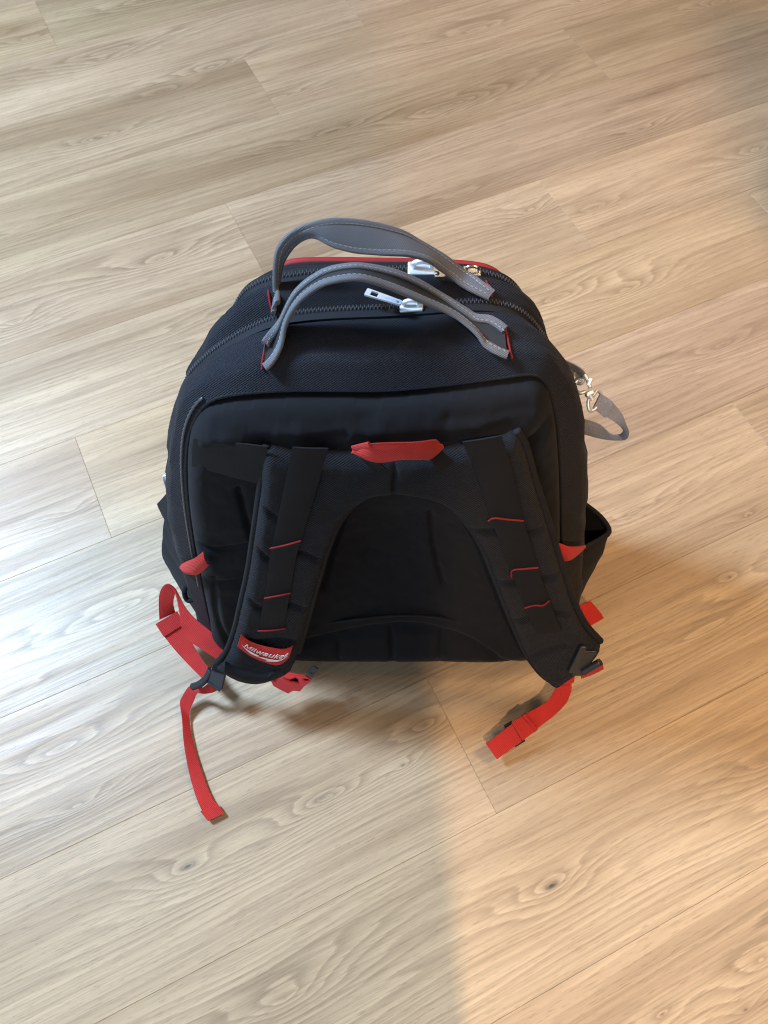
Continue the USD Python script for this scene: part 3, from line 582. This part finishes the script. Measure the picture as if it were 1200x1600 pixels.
# --- zip pulls
def slider(path, i, name_mat, size=1.0):
    p, o, T, sd = (k[i] for k in path)
    s = xform('zip_slider', parent=bag); Mx = frame(p + o * .0035, T, sd if np.dot(np.cross(T, sd), o) > 0 else -sd)
    body = join(rbox((.016, .0095, .003), .001), rbox((.011, .0105, .002), .0009, (0.001, 0, -.0025)), placed(tube(np.array([(-.005, 0, .001), (-.0045, 0, .0045), (0, 0, .006), (.0045, 0, .0045), (.005, 0, .001)]), .0015, 8, 24), np.eye(4)))
    body.apply_scale(size); obj('slider_body', placed(body, Mx), name_mat, s, 40)
    return s, Mx
def pull(parent, corners, th, mat, slot=True):
    c = np.array(corners); o = c.mean(0); x = (c[1] - c[0]) + (c[2] - c[3]); y = (c[3] - c[0]) + (c[2] - c[1]); Lx, Ly = np.linalg.norm(x) / 2, np.linalg.norm(y) / 2
    pg = Polygon([(-Lx / 2, -Ly / 2), (Lx / 2, -Ly * .32), (Lx / 2, Ly * .32), (-Lx / 2, Ly / 2)]).buffer(-.001).buffer(.001)
    holes = Polygon([(-Lx * .36, -Ly * .3), (-Lx * .16, -Ly * .3), (-Lx * .16, Ly * .3), (-Lx * .36, Ly * .3)]); h2_ = Point(Lx * .40, 0).buffer(Ly * .16)
    pg = pg.difference(holes).difference(h2_)
    t = trimesh.creation.extrude_polygon(pg, th, engine='earcut'); t.apply_translation((0, 0, -th / 2))
    b = trimesh.creation.extrude_polygon(Polygon([(-.02 * Lx, -Ly * .2), (.26 * Lx, -Ly * .14), (.12 * Lx, Ly * .2)]).buffer(.0002), th * 1.25, engine='earcut'); b.apply_translation((0, 0, -th * .62))
    obj('pull_tab', placed(join(t, b), frame(o, x, y)), mat, parent, 30)
def nearest(path, px, y):
    q = np.array([((P - EYE) @ RT / ((P - EYE) @ FWD) * FPX + 600, -((P - EYE) @ UP / ((P - EYE) @ FWD)) * FPX + 800) for P in path[0]]); return int(np.argmin(np.abs(q[:, 0] - px)))
s1, _ = slider(z1, nearest(z1, 638, 482), M['metal'], 1.25)
pull(s1, pz([(566, 461, .4925), (624, 478, .492), (630, 470, .492), (577, 451, .4925)]), .0018, M['metal'])
s2, _ = slider(z2, nearest(z2, 660, 424), M['metal'], 1.6)
pull(s2, pz([(716, 443, .4905), (676, 436, .495), (682, 419, .495), (720, 422, .4905)]), .0018, M['metal_dark'])  # warm reflection on this pull is put into its metal colour
s3, _ = slider(z2, nearest(z2, 736, 428), M['metal_dark'], 1.0)

# --- side pockets
def side_pocket(front_px, rear, bulge, side, peak, seedv):
    """a slack gusseted pocket: front seam to rear seam with the cloth bellying out; the hem stays open"""
    n, m = 40, 26
    Fp = spline(np.array([at_plane(x, y, .352, .19) for x, y in front_px]), n); Rp = spline(np.array(rear), n)
    bl = np.interp(np.linspace(0, 1, n), np.linspace(0, 1, len(bulge)), bulge)
    t = np.linspace(0, 1, m); G_ = np.zeros((n, m, 3))
    for i in range(n):
        prof = np.minimum(t / peak, (1 - t) / (1 - peak)) * .75 + .25 * np.sin(np.pi * t)
        G_[i] = Fp[i] * (1 - t)[:, None] + Rp[i] * t[:, None]; G_[i, :, 0] += side * bl[i] * prof
    G_[..., 0] += side * (wrinkle(G_, .007, 18, seedv) + wrinkle(G_, .004, 45, seedv + 2)) * (np.sin(np.pi * t) ** .5)[None, :]; G_[..., 2] += wrinkle(G_, .004, 14, seedv + 5) * np.linspace(0, 1, n)[:, None]
    G_[..., 2] = np.maximum(G_[..., 2], .003)
    N = np.cross(np.gradient(G_, axis=0), np.gradient(G_, axis=1)); N /= np.maximum(np.linalg.norm(N, axis=2, keepdims=True), 1e-9)
    if np.mean(N[..., 0]) * side < 0: N = -N
    In = G_ - N * .0022
    V = np.vstack([G_.reshape(-1, 3), In.reshape(-1, 3)]); o = n * m; F = [quads(grid_faces(n, m)), quads(grid_faces(n, m, True)) + o]
    for L_ in ([(n - 1) * m + j for j in range(m)], list(range(m)), [i * m for i in range(n)], [i * m + m - 1 for i in range(n)]):
        L_ = np.array(L_); F.append(quads(np.stack([L_[:-1], L_[1:], L_[1:] + o, L_[:-1] + o], 1)))
    t_ = trimesh.Trimesh(V, np.vstack(F), process=False)
    p = obj('side_pocket', t_, M['lining'], bag, 50)
    obj('hem', tube(smooth_path(G_[-1], 2), .0032, 8), M['binding'], p, True); return p
side_pocket([(334, 1012), (312, 955), (298, 905), (288, 866)], [(-.175, .52, 0.004), (-.19, .52, .08), (-.195, .52, .16), (-.20, .525, .225)], [.022, .050, .056, .043, .026], -1, .36, 2.)
side_pocket([(884, 1008), (893, 950), (893, 905), (888, 868)], [(.175, .50, 0.004), (.19, .50, .06), (.195, .50, .11), (.203, .50, .152)], [.010, .022, .034, .044, .052], 1, .3, 11.)
# red tabs at the pocket corners
obj('pocket_tab', strip(py([(284, 882, .380), (292, 877, .362), (306, 871, .352), (318, 862, .350)]), py([(286, 890, .378), (294, 897, .358), (312, 896, .348), (327, 882, .346)]), .002, 30, 6, sag=.002), M['red'], bag, 40, 'red tab at the left pocket corner')
obj('pocket_tab', strip(py([(870, 848, .352), (885, 853, .352), (900, 854, .358), (914, 852, .372)]), py([(873, 877, .346), (885, 876, .346), (897, 871, .352), (911, 856, .370)]), .002, 30, 6, sag=.001), M['red'], bag, 40, 'orange red tab at the right pocket corner')
obj('elastic_loop', tube(pz([(288, 925, .10), (292, 916, .105), (302, 916, .105), (307, 925, .10), (303, 936, .095), (293, 938, .09)]), .003, 8, 40, True), M['lining'], bag, True)
# clip hardware on the left flank
cl = xform('flank_clip', parent=bag)
obj('wire_ring', tube(py([(257, 743, .45), (264, 745, .45), (265, 752, .452), (262, 766, .455), (259, 760, .455)]), .0013, 8, 40, True), M['metal'], cl, True)
obj('webbing_tag', strip(py([(267, 698, .45), (263, 716, .452), (259, 738, .455)]), py([(275, 698, .43), (273, 718, .432), (271, 742, .434)]), .002, 20, 5), M['webbing'], cl, 40)
obj('pocket_flap', strip(py([(262, 770, .46), (254, 779, .465), (246, 787, .47)]), py([(270, 800, .43), (264, 808, .44), (258, 812, .45)]), .002, 20, 5), M['lining'], cl, 40)
obj('wire_hook', tube(py([(262, 764, .452), (266, 775, .45), (270, 784, .446)]), .0012, 8, 20), M['metal_dark'], cl, True)

# --- lower left: red compression strap, buckle and loose tail
ls = xform('lower_strap', parent=bag); ls.SetCustomDataByKey('label', 'red webbing strap looping out at the lower left with its tail on the floor')
obj('webbing_loop', strip(pz([(360, 1000, .042), (336, 989, .050), (311, 972, .055), (290, 949, .062), (279, 928, .070), (271, 916, .078), (262, 912, .082), (253, 918, .078), (248, 936, .070), (249, 968, .052)]),
                          pz([(345, 1034, .034), (318, 1016, .040), (292, 998, .043), (284, 980, .050), (281, 958, .058), (278, 935, .066), (275, 922, .072), (273, 930, .070), (271, 943, .062), (274, 956, .050)]), .0018, 90, 7), M['red'], ls, 40)
obj('folded_end', strip(pz([(243, 975, .053), (256, 995, .046)]), pz([(277, 955, .055), (288, 975, .048)]), .0032, 20, 6), M['red'], ls, 40)
obj('webbing', strip(pz([(252, 988, .046), (272, 1014, .040), (292, 1036, .036), (314, 1058, .034), (330, 1072, .034)]), pz([(287, 974, .047), (298, 1000, .041), (312, 1024, .037), (328, 1046, .036), (342, 1058, .036)]), .0016, 40, 6), M['red'], ls, 40)
tail = obj('webbing', strip(pz([(338, 1069, .040), (318, 1074, .034), (298, 1071, .026), (286, 1086, .018), (281, 1097, .014), (284, 1122, .012), (287, 1160, .010), (296, 1210, .008), (310, 1255, .006), (325, 1282, .004)]),
                       pz([(338, 1080, .036), (322, 1084, .032), (309, 1083, .024), (302, 1098, .014), (296, 1113, .009), (296, 1128, .004), (301, 1158, .004), (314, 1202, .004), (332, 1247, .004), (350, 1270, .003)]), .0016, 110, 7), M['red'], ls, 40, 'loose red webbing tail lying on the floor')
obj('folded_end', strip(pz([(313, 1268, .0075), (325, 1283, .0065)]), pz([(338, 1254, .0065), (351, 1271, .0055)]), .0026, 16, 5), M['red'], ls, 40)
bk = xform('ladder_buckle', parent=bag)
def bar(p, q, r, k=10): return tube(np.array([p, (p + q) / 2, q]), r, k, 12)
def slab(c4, th, r=.001):                # a flat plastic plate through four corners
    c = np.array(c4); x = (c[1] - c[0]) + (c[2] - c[3]); y = (c[3] - c[0]) + (c[2] - c[1]); return placed(rbox((np.linalg.norm(x) / 2, np.linalg.norm(y) / 2, th), min(r, th * .45)), frame(c.mean(0), x, y))
obj('barrel', tube(pz([(301, 1073, .040), (312, 1069, .046), (322, 1060, .052), (330, 1046, .060)]), .0046, 10, 30), M['plastic'], bk, True)
obj('frame', join(slab(pz([(330, 1044, .062), (358, 1050, .066), (344, 1078, .046), (324, 1066, .050)]), .0045, .0018), bar(at_z(326, 1066, .051), at_z(345, 1078, .047), .0028)), M['plastic'], bk, 40)
obj('strap_anchor', strip(pz([(344, 1022, .092), (336, 1034, .080), (331, 1046, .066)]), pz([(374, 1044, .082), (366, 1050, .076), (358, 1054, .066)]), .003, 20, 6), M['webbing'], bk, 40)
obj('webbing', strip(pz([(315, 1076, .040), (324, 1069, .046), (332, 1062, .050)]), pz([(326, 1083, .036), (338, 1079, .038), (342, 1068, .046)]), .002, 16, 5), M['red'], bk, 40)

# folded strap foot below the patch
obj('strap_foot', strip([hd(p, .010) for p in [(352, 1034), (378, 1044), (410, 1048), (440, 1044)]], [hd(p, .012) for p in [(350, 1050), (378, 1061), (402, 1066), (420, 1058)]], .005, 30, 8, sag=.003), M['webbing'], bag, 40)
# --- red chest buckle at the left strap
cb = xform('chest_buckle', parent=bag); cb.SetCustomDataByKey('label', 'red plastic chest strap buckle below the logo patch')
cz = .050
def rib(px, z, th, r=.0016):
    P = np.array([at_z(x, y, z) for x, y in px]); o = P.mean(0); ex, ey_ = RT, np.cross(np.cross(RT, UP), RT)
    q = (P - o) @ np.stack([ex, UP, FWD]).T; pg = Polygon(q[:, :2]).buffer(-r * .8).buffer(r * .8)
    t = trimesh.creation.extrude_polygon(pg, th, engine='earcut'); t.apply_translation((0, 0, -th / 2)); Mx = np.eye(4); Mx[:3, 0], Mx[:3, 1], Mx[:3, 2], Mx[:3, 3] = RT, UP, -FWD, o
    return placed(t, Mx)
def plate(px, z, th, holes=(), ch=.0012):
    def flat(L_, o): q = (np.array([at_z(x, y, z) for x, y in L_]) - o); return np.stack([q @ RT, q @ np.cross(FWD, RT) * -1], 1)
    P = np.array([at_z(x, y, z) for x, y in px]); o = P.mean(0); Mx = np.eye(4); Mx[:3, 0], Mx[:3, 1], Mx[:3, 2], Mx[:3, 3] = RT, UP, -FWD, o
    f2 = lambda L_: np.stack([(np.array([at_z(x, y, z) for x, y in L_]) - o) @ RT, (np.array([at_z(x, y, z) for x, y in L_]) - o) @ UP], 1)
    pg = Polygon(f2(px)).buffer(.0012).buffer(-.0012)
    for h_ in holes: pg = pg.difference(Polygon(f2(h_)))
    L_ = []
    for k, (ins, z0, z1_) in enumerate(((0, -th, -ch), (ch * .45, -ch, -ch * .4), (ch, -ch * .4, 0))):
        t = trimesh.creation.extrude_polygon(pg.buffer(-ins), z1_ - z0, engine='earcut') if pg.buffer(-ins).geom_type == 'Polygon' else None
        if t is not None: t.apply_translation((0, 0, z0)); L_.append(t)
    return placed(join(*L_), Mx)
slot_a, slot_b = [(444, 1059), (453, 1062), (462, 1058), (466, 1061), (467, 1067), (455, 1065)], [(473, 1060), (480, 1060), (485, 1063), (477, 1064)]
obj('receiver', plate([(423, 1064), (428, 1056), (440, 1051), (452, 1052), (478, 1056), (486, 1061), (485, 1065), (475, 1073), (468, 1082), (457, 1081), (449, 1086), (438, 1080), (427, 1073)], cz, .008, (slot_a, slot_b)), M['redplastic'], cb, 40)
obj('dark_slot_plate', plate([(440, 1058), (470, 1058), (486, 1063), (476, 1070), (450, 1068)], cz - .006, .002), M['dark'], cb, 40)  # near-black plate under the slots, their inner shade put in as colour
obj('bar', bar(at_z(440, 1051, cz + .001), at_z(478, 1057, cz + .001), .0016), M['redplastic'], cb, True)
obj('webbing', strip(pz([(408, 1047, .066), (416, 1046, .064), (424, 1044, .060), (434, 1050, .054)]), pz([(405, 1058, .060), (412, 1062, .058), (422, 1062, .054), (430, 1066, .050)]), .0026, 24, 6, sag=.001), M['red'], cb, 40)
kp = [(477, 1052), (490, 1040), (498, 1045), (487, 1060)]
obj('webbing_keeper', plate(kp, cz + .008, .005, ([(485, 1050), (490, 1046), (492, 1049), (487, 1053)],)), M['plastic'], cb, 40)

# --- lower right: slider, red chest strap half and its tail
rs = xform('chest_strap', parent=bag); rs.SetCustomDataByKey('label', 'red chest strap hanging forward from the right shoulder strap')
e = [(880, 1062, .050), (881, 1072, .046), (874, 1090, .040), (858, 1108, .036), (840, 1118, .034), (815, 1130, .031), (790, 1146, .028), (760, 1163, .024)]
A = pz([(871, 1064, .052), (868, 1074, .046), (858, 1092, .040), (842, 1104, .036), (820, 1116, .034), (802, 1130, .030), (782, 1146, .026), (761, 1162, .020)])
B = pz([(893, 1064, .052), (893, 1076, .046), (887, 1094, .038), (870, 1114, .030), (842, 1136, .024), (822, 1152, .020), (800, 1168, .016), (777, 1186, .011)])
obj('webbing', strip(A, B, .0018, 80, 7, sag=.001), M['red'], rs, 40)
obj('folded_end', strip(pz([(759, 1162, .0245), (800, 1131, .0345)]), pz([(776, 1186, .0155), (815, 1158, .0245)]), .0024, 20, 6), M['red'], rs, 40)
obj('keeper', strip(pz([(799, 1129, .036), (820, 1115, .0385)]), pz([(816, 1157, .026), (838, 1141, .028)]), .0030, 20, 6), M['red'], rs, 40)
obj('keeper_fold', tube(pz([(818, 1117, .041), (828, 1128, .036), (838, 1140, .030)]), .0022, 8, 20), M['red'], rs, True)
obj('buckle_bar', join(bar(at_z(804, 1165, .018), at_z(819, 1156, .018), .0022), bar(at_z(826, 1146, .022), at_z(838, 1138, .022), .0024), bar(at_z(788, 1136, .022), at_z(800, 1128, .024), .0020)), M['plastic'], rs, True)
obj('webbing_bunch', strip(pz([(874, 1055, .058), (884, 1050, .060), (898, 1052, .060)]), pz([(872, 1066, .054), (884, 1068, .054), (894, 1066, .054)]), .004, 20, 6, sag=.002, wob=.003), M['red'], rs, 40)
tg = xform('strap_slider', parent=bag)
hq = lambda L_: np.array([hd((x, y), e__) for x, y, e__ in L_])
obj('frame', join(slab(hq([(889, 1048, .018), (908, 1008, .018), (916, 1012, .018), (897, 1052, .018)]), .005, .002), slab(hq([(896, 1052, .013), (914, 1013, .014), (928, 1022, .012), (912, 1058, .012)]), .003, .0014)), M['plastic'], tg, 40)
obj('barrel', bar(hd((911, 1050), .014), hd((938, 1034), .014), .0042), M['plastic'], tg, True)
obj('webbing', strip(hq([(906, 1053, .010), (924, 1045, .010), (942, 1036, .010)]), hq([(908, 1060, .009), (926, 1053, .009), (943, 1045, .009)]), .002, 12, 5), M['red'], tg, 40)
obj('side_tab', strip(pz([(893, 952, .070), (908, 945, .072), (922, 939, .072)]), pz([(910, 986, .062), (926, 976, .062), (943, 966, .060)]), .002, 16, 6, sag=.002), M['red'], bag, 40, 'square red webbing tab beside the right strap')

# --- grey leash with a snap hook on the right shoulder
lk = xform('leash', parent=bag); lk.SetCustomDataByKey('label', 'grey blue webbing leash with a nickel snap hook at the right shoulder')
obj('anchor_webbing', strip(pz([(868, 560, .432), (880, 562, .432), (896, 568, .430), (911, 578, .424), (914, 584, .416), (904, 584, .410), (890, 580, .410)]), pz([(866, 580, .418), (880, 578, .418), (892, 577, .416), (906, 585, .410), (909, 592, .402), (898, 592, .400), (884, 590, .400)]), .0018, 60, 6), M['leash'], lk, 40)
obj('ring', tube(pz([(898, 578, .414), (908, 578, .416), (913, 588, .412), (909, 599, .406), (900, 597, .402), (897, 586, .406)]), .0016, 8, 50, True), M['metal'], lk, True)
hk = obj('snap_hook', join(tube(pz([(913, 585, .416), (919, 596, .414), (922, 606, .412)]), .0019, 8, 20), tube(pz([(915, 612, .410), (906, 614, .408), (899, 608, .406), (898, 600, .406), (903, 594, .408), (908, 592, .410)]), .0018, 8, 40)), M['metal'], lk, True)
obj('thumb_lever', slab(pz([(916, 602, .417), (921, 590, .421), (927, 592, .421), (921, 604, .417)]), .002, .0008), M['metal'], hk, 40)
obj('swivel', join(slab(pz([(913, 614, .412), (926, 608, .412), (929, 617, .410), (917, 622, .410)]), .005, .0018), bar(at_z(921, 617, .411), at_z(926, 624, .408), .0022)), M['metal'], hk, 40)
obj('strap_loop', tube(pz([(921, 622, .407), (919, 632, .404), (922, 642, .400), (929, 640, .399), (936, 626, .401), (939, 615, .404), (933, 611, .407), (927, 618, .408)]), .0016, 8, 60, True), M['metal'], hk, True)
obj('webbing_end', strip(pz([(938, 615, .406), (948, 621, .404), (958, 628, .402)]), pz([(926, 638, .398), (936, 645, .396), (946, 653, .394)]), .0040, 20, 6), M['leash'], lk, 40)
obj('webbing', strip(pz([(952, 624, .402), (962, 634, .398), (972, 647, .392), (979, 664, .380), (983, 678, .366), (978, 687, .350), (960, 688, .340), (937, 685, .334), (907, 676, .330), (885, 668, .330)]),
                     pz([(940, 648, .394), (950, 653, .391), (961, 660, .386), (970, 667, .376), (974, 673, .362), (969, 678, .348), (955, 678, .344), (936, 662, .345), (903, 652, .345), (882, 646, .345)]), .0018, 90, 7), M['leash'], lk, 40)
